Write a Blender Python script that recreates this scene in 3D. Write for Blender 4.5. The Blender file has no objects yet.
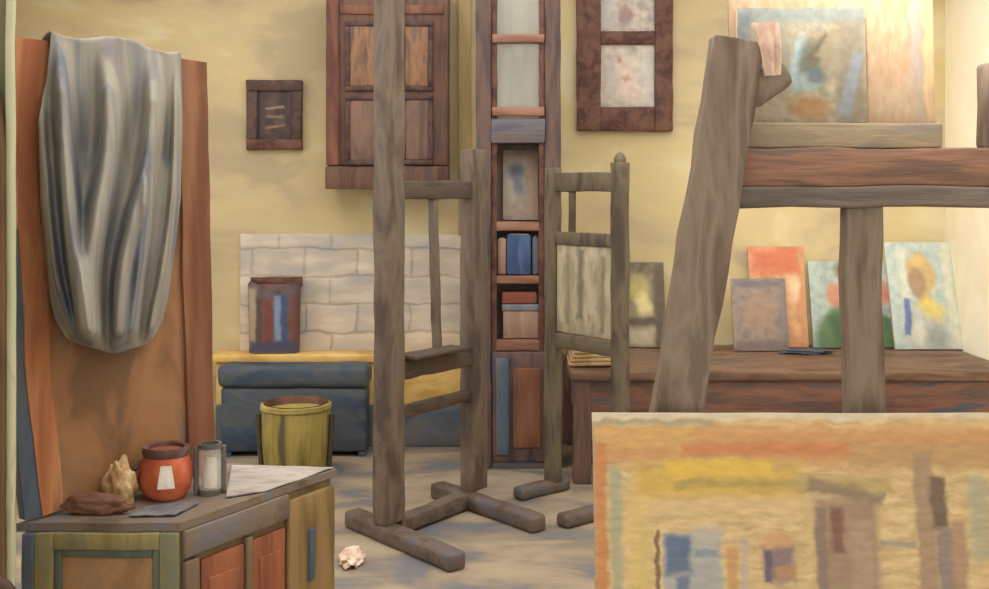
import bpy, bmesh, math, random
from mathutils import Vector, Matrix, noise
random.seed(4)
SC = bpy.context.scene
COL = SC.collection
F, CX, HY, EYE = 1100.0, 494.5, 190.0, 1.7      # focal length in pixels, horizon row, eye height


# ------------------------------------------------------------------ placing helpers
def P(px, py, d):
    return Vector(((px - CX) / F * d, d, EYE - (py - HY) / F * d))


def onz(px, py, z):
    return P(px, py, (EYE - z) * F / (py - HY))


def X(px, d): return (px - CX) / F * d
def Z(py, d): return EYE - (py - HY) / F * d


# ------------------------------------------------------------------ materials
def lin(c):
    def f(v):
        v /= 255.0
        return v / 12.92 if v <= 0.04045 else ((v + 0.055) / 1.055) ** 2.4
    v = [f(x) for x in c]
    g = 0.25 * v[0] + 0.6 * v[1] + 0.15 * v[2]
    return tuple(g + (x - g) * 0.88 for x in v) + (1.0,)


class NT:
    def __init__(s, name):
        s.m = bpy.data.materials.new(name)
        s.m.use_nodes = True
        s.t = s.m.node_tree
        s.b = s.t.nodes['Principled BSDF']
        s.co = s.t.nodes.new('ShaderNodeTexCoord')

    def n(s, typ, **kw):
        nd = s.t.nodes.new(typ)
        for k, v in kw.items():
            setattr(nd, k, v)
        return nd

    def l(s, a, b): s.t.links.new(a, b)


def stroke_bump(k, vec, bump, scale=1.0):
    nz = k.n('ShaderNodeTexNoise')
    nz.inputs['Scale'].default_value = 16 * scale
    nz.inputs['Detail'].default_value = 5
    k.l(vec, nz.inputs['Vector'])
    bp = k.n('ShaderNodeBump')
    bp.inputs['Strength'].default_value = bump
    bp.inputs['Distance'].default_value = 0.012
    k.l(nz.outputs['Fac'], bp.inputs['Height'])
    k.l(bp.outputs['Normal'], k.b.inputs['Normal'])


def paint(name, cols, st=(1, 1, 1), scale=3.0, rough=0.6, bump=0.35, lo=0.37, hi=0.63):
    """brushed oil paint: colours laid side by side in strokes stretched by st"""
    k = NT(name)
    mp = k.n('ShaderNodeMapping')
    mp.inputs['Scale'].default_value = st
    k.l(k.co.outputs['Object'], mp.inputs['Vector'])
    nz = k.n('ShaderNodeTexNoise')
    nz.inputs['Scale'].default_value = scale
    nz.inputs['Detail'].default_value = 4
    nz.inputs['Roughness'].default_value = 0.55
    nz.inputs['Distortion'].default_value = 0.5
    k.l(mp.outputs['Vector'], nz.inputs['Vector'])
    r = k.n('ShaderNodeValToRGB')
    e = r.color_ramp.elements
    while len(e) < len(cols):
        e.new(0.5)
    for i, c in enumerate(cols):
        e[i].position = lo + (hi - lo) * i / max(1, len(cols) - 1)
        e[i].color = lin(c)
    k.l(nz.outputs['Fac'], r.inputs['Fac'])
    k.l(r.outputs['Color'], k.b.inputs['Base Color'])
    k.b.inputs['Roughness'].default_value = rough
    k.b.inputs['Specular IOR Level'].default_value = 0.25
    stroke_bump(k, mp.outputs['Vector'], bump * 0.8, scale / 3.0)
    return k.m


def picture(name, box, base, shapes, warp=5.0, rough=0.55, streak=(1.0, 1.0)):
    """a painted surface. box = x0,y0,x1,y1 gives the drawing units (y down); shapes are
    (kind, x0, y0, x1, y1, colour, softness, angle) laid over one another with ragged edges"""
    x0, y0, x1, y1 = box
    W, H = x1 - x0, y1 - y0
    k = NT(name)
    m1 = k.n('ShaderNodeMapping')
    m1.inputs['Scale'].default_value = (W, H, 1)
    k.l(k.co.outputs['UV'], m1.inputs['Vector'])
    def warped(scale, amp, src, st=(1, 1, 1)):
        mm = k.n('ShaderNodeMapping')
        mm.inputs['Scale'].default_value = st
        k.l(m1.outputs['Vector'], mm.inputs['Vector'])
        nz = k.n('ShaderNodeTexNoise')
        nz.inputs['Scale'].default_value = scale
        nz.inputs['Detail'].default_value = 3
        k.l(mm.outputs['Vector'], nz.inputs['Vector'])
        sb = k.n('ShaderNodeVectorMath', operation='SUBTRACT')
        sb.inputs[1].default_value = (0.5, 0.5, 0.5)
        k.l(nz.outputs['Color'], sb.inputs[0])
        ml = k.n('ShaderNodeVectorMath', operation='MULTIPLY')
        ml.inputs[1].default_value = (amp, amp, 0)
        k.l(sb.outputs[0], ml.inputs[0])
        ad = k.n('ShaderNodeVectorMath', operation='ADD')
        k.l(src, ad.inputs[0])
        k.l(ml.outputs[0], ad.inputs[1])
        return ad.outputs[0]
    v = warped(0.05, warp * 2.0, m1.outputs['Vector'])
    v = warped(0.15, warp * 0.45, v)
    # base strokes
    mp = k.n('ShaderNodeMapping')
    mp.inputs['Scale'].default_value = (streak[0], streak[1], 1)
    k.l(v, mp.inputs['Vector'])
    nz = k.n('ShaderNodeTexNoise')
    nz.inputs['Scale'].default_value = 0.09
    nz.inputs['Detail'].default_value = 4
    k.l(mp.outputs['Vector'], nz.inputs['Vector'])
    r = k.n('ShaderNodeValToRGB')
    e = r.color_ramp.elements
    while len(e) < len(base):
        e.new(0.5)
    for i, c in enumerate(base):
        e[i].position = 0.35 + 0.3 * i / max(1, len(base) - 1)
        e[i].color = lin(c)
    k.l(nz.outputs['Fac'], r.inputs['Fac'])
    cur = r.outputs['Color']
    for kind, a0, b0, a1, b1, c, soft, ang in shapes:
        cx, cy = (a0 + a1) / 2 - x0, H - ((b0 + b1) / 2 - y0)
        m = k.n('ShaderNodeMapping', vector_type='TEXTURE')
        m.inputs['Location'].default_value = (cx, cy, 0)
        m.inputs['Rotation'].default_value = (0, 0, math.radians(ang))
        hx, hy = abs(a1 - a0) / 2, abs(b1 - b0) / 2
        mr = k.n('ShaderNodeMapRange', interpolation_type='SMOOTHSTEP')
        k.l(v, m.inputs['Vector'])
        if kind == 'o':
            m.inputs['Scale'].default_value = (hx, hy, 1)
            g = k.n('ShaderNodeVectorMath', operation='LENGTH')
            k.l(m.outputs[0], g.inputs[0])
            fac = g.outputs['Value']
            mr.inputs['From Min'].default_value = 1 + soft
            mr.inputs['From Max'].default_value = max(0.0, 1 - soft)
        else:
            ab = k.n('ShaderNodeVectorMath', operation='ABSOLUTE')
            k.l(m.outputs[0], ab.inputs[0])
            sb = k.n('ShaderNodeVectorMath', operation='SUBTRACT')
            sb.inputs[0].default_value = (hx, hy, 0)
            k.l(ab.outputs[0], sb.inputs[1])
            sp = k.n('ShaderNodeSeparateXYZ')
            k.l(sb.outputs[0], sp.inputs[0])
            mx = k.n('ShaderNodeMath', operation='MINIMUM')
            k.l(sp.outputs[0], mx.inputs[0])
            k.l(sp.outputs[1], mx.inputs[1])
            fac = mx.outputs[0]
            q = max(1.0, min(hx, hy) * soft * 1.15)
            mr.inputs['From Min'].default_value = -q
            mr.inputs['From Max'].default_value = q
        mr.inputs['To Min'].default_value = 0
        mr.inputs['To Max'].default_value = 0.92
        k.l(fac, mr.inputs['Value'])
        mix = k.n('ShaderNodeMix', data_type='RGBA')
        k.l(mr.outputs[0], mix.inputs[0])
        k.l(cur, mix.inputs[6])
        mix.inputs[7].default_value = lin(c)
        cur = mix.outputs[2]
    # little brush-to-brush variation of the pigment
    n2 = k.n('ShaderNodeTexNoise')
    n2.inputs['Scale'].default_value = 0.12
    n2.inputs['Detail'].default_value = 4
    k.l(mp.outputs['Vector'], n2.inputs['Vector'])
    mr = k.n('ShaderNodeMapRange')
    mr.inputs['From Min'].default_value = 0.3
    mr.inputs['From Max'].default_value = 0.7
    mr.inputs['To Min'].default_value = 0.88
    mr.inputs['To Max'].default_value = 1.1
    k.l(n2.outputs['Fac'], mr.inputs['Value'])
    vm = k.n('ShaderNodeVectorMath', operation='SCALE')
    k.l(cur, vm.inputs[0])
    k.l(mr.outputs[0], vm.inputs['Scale'])
    k.l(vm.outputs[0], k.b.inputs['Base Color'])
    k.b.inputs['Roughness'].default_value = rough
    k.b.inputs['Specular IOR Level'].default_value = 0.25
    bp = k.n('ShaderNodeBump')
    bp.inputs['Strength'].default_value = 0.1
    bp.inputs['Distance'].default_value = 0.003
    k.l(n2.outputs['Fac'], bp.inputs['Height'])
    k.l(bp.outputs['Normal'], k.b.inputs['Normal'])
    return k.m


VERT, HORI = (2.2, 2.2, 0.35), (0.35, 0.6, 2.4)
M = {}
M['wall'] = paint('wall_yellow', [(176, 157, 120), (194, 173, 128), (199, 178, 124), (207, 192, 150)], (0.6, 1, 1.1), 1.5, 0.75, 0.3)
M['wall_cream'] = paint('wall_cream', [(246, 234, 200), (252, 242, 212), (254, 246, 222)], (1, 1, 0.6), 2.0, 0.8, 0.3)
M['ceil'] = paint('ceiling_white', [(225, 218, 200), (235, 230, 215)], (1, 1, 1), 1.5)
M['floor'] = paint('floor_paint', [(112, 110, 114), (136, 122, 106), (156, 138, 114), (166, 148, 122)], (0.8, 1.6, 1), 2.2, 0.7, 0.35)
M['green_trim'] = paint('trim_sage', [(150, 150, 118), (178, 178, 138), (192, 190, 150), (120, 125, 105)], VERT, 3)
M['green_wall'] = paint('wall_moss', [(96, 92, 58), (124, 120, 76), (140, 134, 88)], VERT, 3)
M['door'] = paint('door_brown', [(70, 50, 34), (96, 66, 40), (110, 80, 48)], VERT, 4)
M['easel'] = paint('easel_wood', [(82, 68, 60), (102, 86, 72), (118, 100, 84), (96, 88, 84)], (2, 2, 0.6), 4, 0.6, 0.5)
M['easel_h'] = paint('easel_wood_across', [(72, 58, 48), (92, 74, 60), (84, 72, 66)], (0.8, 0.8, 3), 4, 0.6, 0.5)
M['easel_foot'] = paint('easel_foot_wood', [(88, 72, 62), (108, 90, 78), (98, 92, 96)], (1.5, 1.5, 2), 5, 0.6, 0.5)
M['oliveasel'] = paint('olive_wood', [(82, 70, 56), (102, 90, 70), (114, 100, 78), (88, 74, 68)], (2, 2, 0.6), 4, 0.6, 0.5)
M['big'] = paint('big_easel_wood', [(104, 84, 68), (128, 108, 90), (142, 124, 104), (118, 100, 86)], (2.4, 2.4, 0.5), 5, 0.5, 0.5)
M['bigred'] = paint('big_easel_red_wood', [(124, 94, 78), (150, 108, 84), (164, 118, 92), (130, 106, 92)], (0.5, 1, 4), 5, 0.5, 0.5)
M['biggrey'] = paint('big_easel_grey_wood', [(106, 92, 84), (126, 112, 102), (136, 118, 104)], (0.5, 1, 4), 5, 0.5, 0.5)
M['tray'] = paint('tray_wood', [(158, 140, 112), (172, 150, 118), (148, 134, 116)], (0.5, 1, 3), 6, 0.5, 0.4)
M['cupb'] = paint('cupboard_wood', [(84, 56, 48), (104, 72, 58), (116, 82, 64), (92, 70, 66)], VERT, 4, 0.55, 0.5)
M['cupb_red'] = paint('cupboard_edge_wood', [(96, 56, 44), (122, 76, 56), (134, 90, 66)], VERT, 4, 0.55, 0.4)
M['cupb_panel'] = paint('cupboard_panel', [(104, 80, 66), (134, 98, 68), (156, 112, 74), (116, 92, 80)], (4, 4, 0.8), 3.5, 0.55, 0.4)
M['cupb_low'] = paint('cupboard_low_panel', [(104, 80, 72), (124, 94, 78), (136, 100, 82)], (4, 4, 0.8), 3.5, 0.55, 0.4)
M['frame'] = paint('dark_frame', [(78, 46, 38), (100, 62, 50), (112, 76, 60)], (2, 2, 2), 6, 0.5, 0.5)
M['frame_dk'] = paint('umber_frame', [(66, 48, 44), (84, 60, 54), (98, 70, 60)], (2, 2, 2), 6, 0.5, 0.5)
M['book_wood'] = paint('bookcase_wood', [(78, 62, 62), (98, 78, 72), (112, 84, 72), (88, 78, 82)], VERT, 5, 0.6, 0.5)
M['book_red'] = paint('bookcase_rail', [(116, 78, 64), (142, 96, 76), (158, 114, 90)], HORI, 5, 0.6, 0.4)
M['book_blue'] = paint('bookcase_beam', [(86, 84, 98), (104, 98, 104), (112, 96, 90)], HORI, 5, 0.6, 0.4)
M['book_back'] = paint('bookcase_back', [(150, 140, 116), (172, 160, 132), (182, 170, 142)], VERT, 3, 0.6, 0.4)
M['book_in'] = paint('bookcase_inside', [(116, 100, 92), (140, 118, 104), (150, 130, 116)], VERT, 4, 0.6, 0.4)
M['book_or'] = paint('bookcase_orange', [(104, 68, 52), (128, 80, 54), (138, 92, 64)], VERT, 5, 0.6, 0.4)
M['slate'] = paint('slate_blue_paint', [(72, 84, 104), (90, 100, 114), (104, 104, 108)], VERT, 5, 0.6, 0.4)
M['board'] = paint('board_panel', [(122, 88, 58), (148, 102, 64), (160, 112, 70), (140, 106, 78)], (1.6, 1.6, 1), 3.2, 0.6, 0.4)
M['board_or'] = paint('board_orange', [(164, 96, 56), (184, 114, 64), (192, 130, 80), (150, 102, 68)], VERT, 4, 0.6, 0.4)
M['board_red'] = paint('board_red', [(116, 70, 46), (134, 84, 54), (146, 100, 66)], VERT, 4, 0.6, 0.4)
M['cloth'] = paint('drape_cloth', [(112, 116, 126), (140, 136, 130), (158, 152, 136), (146, 136, 126), (128, 122, 124)], (5, 5, 0.5), 1.6, 0.9, 0.1, 0.33, 0.67)
M['dres_top'] = paint('dresser_top', [(104, 88, 76), (128, 108, 88), (118, 112, 114)], (1, 1, 1), 5, 0.6, 0.4)
M['dres_body'] = paint('dresser_body', [(104, 84, 52), (128, 102, 62), (118, 98, 76)], VERT, 4, 0.6, 0.4)
M['dres_green'] = paint('dresser_green', [(132, 116, 66), (152, 136, 82), (124, 122, 92)], VERT, 5, 0.6, 0.4)
M['dres_teal'] = paint('dresser_teal', [(86, 100, 90), (104, 110, 92)], VERT, 5)
M['dres_tan'] = paint('dresser_tan', [(156, 116, 76), (176, 130, 84), (166, 128, 92)], (1.5, 1.5, 1), 5)
M['dres_red'] = paint('dresser_red', [(128, 74, 48), (156, 88, 54), (168, 96, 60)], VERT, 5)
M['dres_ochre'] = paint('dresser_ochre', [(116, 92, 48), (144, 114, 62), (152, 120, 76)], VERT, 5)
M['paper'] = paint('lavender_paper', [(138, 128, 128), (166, 152, 142), (180, 168, 156), (140, 138, 148)], (0.7, 2, 1), 6, 0.7)
M['orange_pot'] = paint('orange_glaze', [(172, 74, 40), (198, 92, 52), (206, 112, 74)], (1, 1, 1), 9, 0.35, 0.3)
M['dark_rim'] = paint('dark_glaze', [(92, 58, 52), (110, 76, 76), (120, 96, 96)], (1, 1, 1), 9, 0.4)
M['white'] = paint('white_paint', [(206, 190, 170), (222, 208, 190), (232, 222, 206)], (1, 1, 1), 12, 0.5)
M['jarglass'] = paint('smoked_jar', [(96, 92, 88), (116, 110, 102)], (1, 1, 1), 9, 0.25)
M['cream_rag'] = paint('cream_rag', [(178, 134, 82), (206, 170, 118), (232, 210, 160)], (1, 1, 1), 14, 0.8)
M['brown_rag'] = paint('brown_rag', [(112, 72, 54), (132, 88, 66), (122, 92, 84)], (1, 1, 1), 9, 0.8)
M['blue_rag'] = paint('blue_rag', [(100, 98, 104), (118, 114, 116), (128, 124, 124)], (1, 1, 1), 9, 0.8)
M['pot_olive'] = paint('olive_metal', [(92, 82, 58), (136, 120, 52), (164, 144, 64), (128, 116, 68)], (5, 5, 0.6), 2.4, 0.45, 0.4)
M['pot_in'] = paint('bucket_inside', [(84, 56, 42), (110, 74, 54)], (1, 1, 1), 9)
M['pot_rim'] = paint('bucket_rim', [(150, 132, 60), (186, 164, 84)], (1, 1, 1), 9)
M['pot_dark'] = paint('bucket_dark', [(66, 58, 46), (82, 72, 54)], (1, 1, 1), 9)
M['yellow'] = paint('yellow_ochre', [(204, 158, 74), (226, 182, 92), (232, 196, 112)], (0.8, 1, 1.5), 5, 0.6)
M['blue'] = paint('chest_blue', [(52, 66, 82), (64, 78, 94), (84, 90, 92), (76, 82, 96)], (0.9, 1, 1.6), 3.2, 0.6)
M['blue2'] = paint('plinth_blue', [(82, 92, 106), (96, 102, 112), (112, 110, 106)], (0.9, 1, 1.6), 4, 0.6)
M['table'] = paint('table_wood', [(96, 70, 58), (118, 86, 66), (136, 104, 80), (104, 84, 78)], (0.5, 1, 2), 4.5, 0.5, 0.5)
M['table_red'] = paint('table_red', [(98, 78, 72), (122, 86, 70), (140, 94, 74), (92, 90, 98)], (0.5, 1, 2.5), 4.5, 0.5, 0.5)
M['table_leg'] = paint('table_leg', [(98, 76, 72), (122, 88, 76), (96, 88, 92)], VERT, 6, 0.5, 0.5)
M['canvas_edge'] = paint('canvas_edge', [(176, 160, 132), (200, 184, 154), (212, 198, 168)], (1, 1, 1), 8, 0.8)
M['edge_grey'] = paint('canvas_edge_grey', [(150, 132, 112), (170, 150, 124)], (1, 1, 1), 8, 0.8)
M['pink'] = paint('pink_rag', [(196, 160, 140), (222, 190, 168), (232, 208, 186)], (1, 1, 1), 12, 0.8)
M['ochre_cloth'] = paint('ochre_cloth', [(176, 140, 92), (200, 168, 112), (190, 160, 118)], (1, 1, 1), 8, 0.8)
M['chair'] = paint('chair_dark', [(56, 38, 30), (74, 50, 38)], (1, 1, 1), 8)
M['navy'] = paint('navy_rag', [(70, 78, 92), (96, 98, 104)], (1, 1, 1), 8)
M['bookblue'] = paint('book_blue', [(54, 76, 118), (66, 90, 136), (84, 104, 140)], VERT, 8)
M['bookred'] = paint('book_red', [(132, 70, 52), (156, 92, 72)], HORI, 8)
M['bookpink'] = paint('book_pink', [(150, 118, 100), (168, 136, 116)], VERT, 8)
M['bookgrey'] = paint('book_grey', [(108, 114, 126), (128, 128, 132)], VERT, 8)
M['batten'] = paint('batten_tan', [(164, 138, 90), (184, 158, 104)], VERT, 4)


def glass():
    k = NT('clear_glass')
    k.b.inputs['Base Color'].default_value = (0.9, 0.92, 0.88, 1)
    k.b.inputs['Roughness'].default_value = 0.15
    k.b.inputs['Alpha'].default_value = 0.12
    nz = k.n('ShaderNodeTexNoise')
    nz.inputs['Scale'].default_value = 5
    k.l(k.co.outputs['Object'], nz.inputs['Vector'])
    bp = k.n('ShaderNodeBump')
    bp.inputs['Strength'].default_value = 0.1
    k.l(nz.outputs['Fac'], bp.inputs['Height'])
    k.l(bp.outputs['Normal'], k.b.inputs['Normal'])
    return k.m
M['glass'] = glass()


def tiles():
    k = NT('white_tiles')
    br = k.n('ShaderNodeTexBrick')
    sx = k.n('ShaderNodeSeparateXYZ')
    nz = k.n('ShaderNodeTexNoise')
    nz.inputs['Scale'].default_value = 7
    k.l(k.co.outputs['Object'], nz.inputs['Vector'])
    sb = k.n('ShaderNodeVectorMath', operation='MULTIPLY_ADD')
    sb.inputs[1].default_value = (0.06, 0.06, 0.06)
    k.l(nz.outputs['Color'], sb.inputs[0])
    k.l(k.co.outputs['Object'], sb.inputs[2])
    k.l(sb.outputs[0], sx.inputs[0])
    cb = k.n('ShaderNodeCombineXYZ')
    k.l(sx.outputs[0], cb.inputs[0])
    k.l(sx.outputs[2], cb.inputs[1])
    k.l(cb.outputs[0], br.inputs['Vector'])
    br.inputs['Scale'].default_value = 1.0
    br.inputs['Brick Width'].default_value = 0.36
    br.inputs['Row Height'].default_value = 0.19
    br.inputs['Mortar Size'].default_value = 0.016
    br.inputs['Mortar Smooth'].default_value = 0.9
    br.inputs['Bias'].default_value = 0.1
    br.inputs['Color1'].default_value = lin((222, 202, 180))
    br.inputs['Color2'].default_value = lin((186, 176, 162))
    br.inputs['Mortar'].default_value = lin((152, 140, 124))
    n2 = k.n('ShaderNodeTexNoise')
    n2.inputs['Scale'].default_value = 4
    n2.inputs['Detail'].default_value = 3
    mp = k.n('ShaderNodeMapping')
    mp.inputs['Scale'].default_value = (0.8, 1, 2.2)
    mp.inputs['Location'].default_value = (0.7, 0, 0)
    k.l(k.co.outputs['Object'], mp.inputs['Vector'])
    k.l(mp.outputs[0], n2.inputs['Vector'])
    r = k.n('ShaderNodeValToRGB')
    e = r.color_ramp.elements
    e.new(0.5)
    for i, (p, c) in enumerate(((0.34, (160, 160, 166)), (0.5, (192, 174, 150)), (0.64, (226, 208, 186)))):
        e[i].position, e[i].color = p, lin(c)
    k.l(n2.outputs['Fac'], r.inputs['Fac'])
    mx = k.n('ShaderNodeMix', data_type='RGBA')
    mx.inputs[0].default_value = 0.5
    k.l(br.outputs['Color'], mx.inputs[6])
    k.l(r.outputs['Color'], mx.inputs[7])
    k.l(mx.outputs[2], k.b.inputs['Base Color'])
    k.b.inputs['Roughness'].default_value = 0.5
    k.b.inputs['Specular IOR Level'].default_value = 0.25
    bp = k.n('ShaderNodeBump', invert=True)
    bp.inputs['Strength'].default_value = 0.3
    bp.inputs['Distance'].default_value = 0.01
    k.l(br.outputs['Fac'], bp.inputs['Height'])
    k.l(bp.outputs['Normal'], k.b.inputs['Normal'])
    return k.m
M['tiles'] = tiles()

# ------------------------------------------------------------------ mesh helpers
def NB():
    return bmesh.new()


def jit(co, amp, f=7.0):
    if amp <= 0:
        return co
    return co + noise.noise_vector(co * f) * amp


def gbox(bm, mat, hx, hy, hz, r=0.006, step=0.08, j=0.004):
    """a solid block with softened, slightly hand-made edges"""
    r = min(r, hx * 0.6, hy * 0.6, hz * 0.6)
    def ax(h):
        n = max(1, min(60, int(2 * (h - r) / step)))
        return [-h] + [-(h - r) + 2 * (h - r) * i / n for i in range(n + 1)] + [h]
    A = [ax(hx), ax(hy), ax(hz)]
    N = [len(a) - 1 for a in A]
    uv = bm.loops.layers.uv.verify()
    H = (hx, hy, hz)
    V, L = {}, {}
    def vert(i, jx, k):
        key = (i, jx, k)
        if key not in V:
            p = Vector((A[0][i], A[1][jx], A[2][k]))
            q = Vector([max(-(H[t] - r), min(H[t] - r, p[t])) for t in range(3)])
            dd = p - q
            if dd.length > 1e-9:
                p = q + dd.normalized() * r
            V[key] = bm.verts.new(jit(mat @ p, j))
            L[V[key]] = (p.x / (2 * hx) + 0.5, p.z / (2 * hz) + 0.5)
        return V[key]
    fs = []
    for axis in range(3):
        a, b = [(1, 2), (2, 0), (0, 1)][axis]
        for side in (0, N[axis]):
            for u in range(N[a]):
                for v in range(N[b]):
                    q = []
                    for du, dv in ((0, 0), (1, 0), (1, 1), (0, 1)):
                        idx = [0, 0, 0]
                        idx[axis], idx[a], idx[b] = side, u + du, v + dv
                        q.append(vert(*idx))
                    if side == 0:
                        q.reverse()
                    f = bm.faces.new(q)
                    fs.append(f)
    for f in fs:
        for lp in f.loops:
            lp[uv].uv = L[lp.vert]


def frame_mat(o, ax, ay, az):
    m = Matrix.Identity(4)
    for i, a in enumerate((ax, ay, az)):
        for t in range(3):
            m[t][i] = a[t]
    m.translation = o
    return m


def box(bm, lo, hi, **k):
    lo, hi = Vector(lo), Vector(hi)
    h = (hi - lo) / 2
    gbox(bm, Matrix.Translation((lo + hi) / 2), abs(h.x), abs(h.y), abs(h.z), **k)


def beam(bm, p0, p1, w, t, up=(0, 0, 1), **k):
    """bar from p0 to p1; w across, t along up"""
    p0, p1 = Vector(p0), Vector(p1)
    d = (p1 - p0)
    L = d.length
    d.normalize()
    up = Vector(up)
    s = d.cross(up).normalized()
    up = s.cross(d).normalized()
    gbox(bm, frame_mat((p0 + p1) / 2, d, s, up), L / 2, w / 2, t / 2, **k)


def post(bm, p0, p1, wx, wy, ax=(1, 0, 0), **k):
    """upright bar from p0 (bottom) to p1 (top); ax is the direction of the wx side"""
    p0, p1 = Vector(p0), Vector(p1)
    d = (p1 - p0)
    L = d.length
    d.normalize()
    a = Vector(ax)
    a = (a - d * a.dot(d)).normalized()
    b = d.cross(a).normalized()
    gbox(bm, frame_mat((p0 + p1) / 2, a, b, d), wx / 2, wy / 2, L / 2, **k)


def lathe(bm, c, prof, seg=32, j=0.0, squash=1.0):
    c = Vector(c)
    rings = []
    for r, z in prof:
        rings.append([bm.verts.new(jit(c + Vector((r * math.cos(2 * math.pi * i / seg), squash * r * math.sin(2 * math.pi * i / seg), z)), j, 12))
                      for i in range(seg)])
    for a, b in zip(rings, rings[1:]):
        for i in range(seg):
            bm.faces.new((a[i], a[(i + 1) % seg], b[(i + 1) % seg], b[i]))
    if prof[0][0] > 1e-5: bm.faces.new(list(reversed(rings[0])))
    if prof[-1][0] > 1e-5: bm.faces.new(rings[-1])


def tube(bm, pts, rad, seg=10):
    pts = [Vector(p) for p in pts]
    rings = []
    for i, p in enumerate(pts):
        d = (pts[min(i + 1, len(pts) - 1)] - pts[max(i - 1, 0)]).normalized()
        a = d.cross(Vector((0.31, 0.17, 0.93))).normalized()
        b = d.cross(a)
        rings.append([bm.verts.new(p + (a * math.cos(2 * math.pi * s / seg) + b * math.sin(2 * math.pi * s / seg)) * rad) for s in range(seg)])
    for a, b in zip(rings, rings[1:]):
        for i in range(seg):
            bm.faces.new((a[i], a[(i + 1) % seg], b[(i + 1) % seg], b[i]))
    bm.faces.new(list(reversed(rings[0])))
    bm.faces.new(rings[-1])


def prism(bm, pts, ext, j=0.0):
    """closed polygon pushed along the vector ext, its long edges cut up so they can wander"""
    pts = [Vector(p) for p in pts]
    out = []
    for a, b in zip(pts, pts[1:] + pts[:1]):
        n = max(1, int((b - a).length / 0.07))
        for i in range(n):
            out.append(a.lerp(b, i / n))
    ext = Vector(ext)
    off = [jit(p, j) - p for p in out]
    lo = [bm.verts.new(p + o) for p, o in zip(out, off)]
    hi = [bm.verts.new(p + o + ext) for p, o in zip(out, off)]
    bm.faces.new(lo)
    bm.faces.new(list(reversed(hi)))
    n = len(out)
    for i in range(n):
        bm.faces.new((lo[i], hi[i], hi[(i + 1) % n], lo[(i + 1) % n]))
    bmesh.ops.recalc_face_normals(bm, faces=bm.faces)


def sheet(bm, fn, nu, nv, thick):
    """cloth or paper: fn(u, v) -> point; given a real thickness"""
    G = [[bm.verts.new(fn(u / nu, v / nv)) for v in range(nv + 1)] for u in range(nu + 1)]
    for u in range(nu):
        for v in range(nv):
            bm.faces.new((G[u][v], G[u + 1][v], G[u + 1][v + 1], G[u][v + 1]))
    bmesh.ops.recalc_face_normals(bm, faces=bm.faces)
    bmesh.ops.solidify(bm, geom=bm.faces[:], thickness=thick)


def lump(bm, c, rx, ry, rz, amp, seed, f=2.2):
    """a crumpled soft lump resting with its lowest point at c"""
    c = Vector(c)
    tmp = bmesh.ops.create_icosphere(bm, subdivisions=4, radius=1)['verts']
    for v in tmp:
        p = v.co.copy()
        k = 1 + amp * noise.noise(p * f + Vector((seed, 0, 0))) + amp * 0.5 * noise.noise(p * f * 2.3 + Vector((0, seed, 0)))
        q = Vector((p.x * rx, p.y * ry, p.z * rz)) * k
        q.z = max(q.z, -0.72 * rz)
        v.co = c + q + Vector((0, 0, 0.72 * rz))


WL = {}


def obj(name, bm, mat, parent=None, smooth=True, origin=None, label=None):
    o0 = WL[parent.name] if parent else Vector(origin or (0, 0, 0))
    bmesh.ops.recalc_face_normals(bm, faces=bm.faces)
    if o0.length:
        bmesh.ops.translate(bm, vec=-o0, verts=bm.verts)
    me = bpy.data.meshes.new(name)
    bm.to_mesh(me)
    bm.free()
    if smooth:
        me.shade_smooth()
        me.set_sharp_from_angle(angle=math.radians(50))
    o = bpy.data.objects.new(name, me)
    COL.objects.link(o)
    for m in (mat if isinstance(mat, (list, tuple)) else [mat]):
        me.materials.append(m)
    if parent:
        o.parent = parent
    else:
        o.location = o0
    WL[o.name] = o0
    if label:
        o['label'] = label
    return o


def thing(name, label, cat, loc, group=None):
    o = bpy.data.objects.new(name, None)
    o.empty_display_size = 0.1
    COL.objects.link(o)
    o.location = loc
    WL[o.name] = Vector(loc)
    o['label'] = label
    o['category'] = cat
    if group:
        o['group'] = group
    return o


def tag(o, label, cat, group=None):
    o['label'] = label
    o['category'] = cat
    if group:
        o['group'] = group
    return o


def struct(name, bm, mat):
    o = obj(name, bm, mat)
    o['kind'] = 'structure'
    return o


def one(fn, *a, **k):
    bm = NB()
    fn(bm, *a, **k)
    return bm


# ------------------------------------------------------------------ the room
D = 7.5
RX, LX, TOP = 3.07, -3.7, 3.3
struct('floor', one(box, (LX, -1.5, -0.1), (RX, D, 0.0), r=0.001, step=0.5, j=0), M['floor'])
struct('wall_back', one(box, (LX, D, -0.1), (RX + 0.15, D + 0.15, TOP), r=0.001, step=0.5, j=0), M['wall'])
bm = NB()                                                     # left wall, with a tall opening added to admit light
wy0, wy1, wz0, wz1 = 3.4, 6.4, 0.9, 2.9
box(bm, (LX - 0.15, wy1, -0.1), (LX, D + 0.15, TOP), r=0.001, step=0.5, j=0)
box(bm, (LX - 0.15, -1.5, -0.1), (LX, wy0, TOP), r=0.001, step=0.5, j=0)
box(bm, (LX - 0.15, wy0, -0.1), (LX, wy1, wz0), r=0.001, step=0.5, j=0)
box(bm, (LX - 0.15, wy0, wz1), (LX, wy1, TOP), r=0.001, step=0.5, j=0)
struct('wall_left', bm, M['wall'])
bm = one(box, (RX, -1.5, -0.1), (RX + 0.15, D, TOP), r=0.001, step=0.5, j=0)
struct('wall_right', bm, M['wall_cream'])
bm = NB()                                                     # ceiling, with an opening added to admit overhead light
sx0, sx1, sy0, sy1 = -2.4, 2.4, 1.6, 7.2
box(bm, (LX, -1.5, TOP), (sx0, D, TOP + 0.1), r=0.001, step=0.5, j=0)
box(bm, (sx1, -1.5, TOP), (RX, D, TOP + 0.1), r=0.001, step=0.5, j=0)
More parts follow.
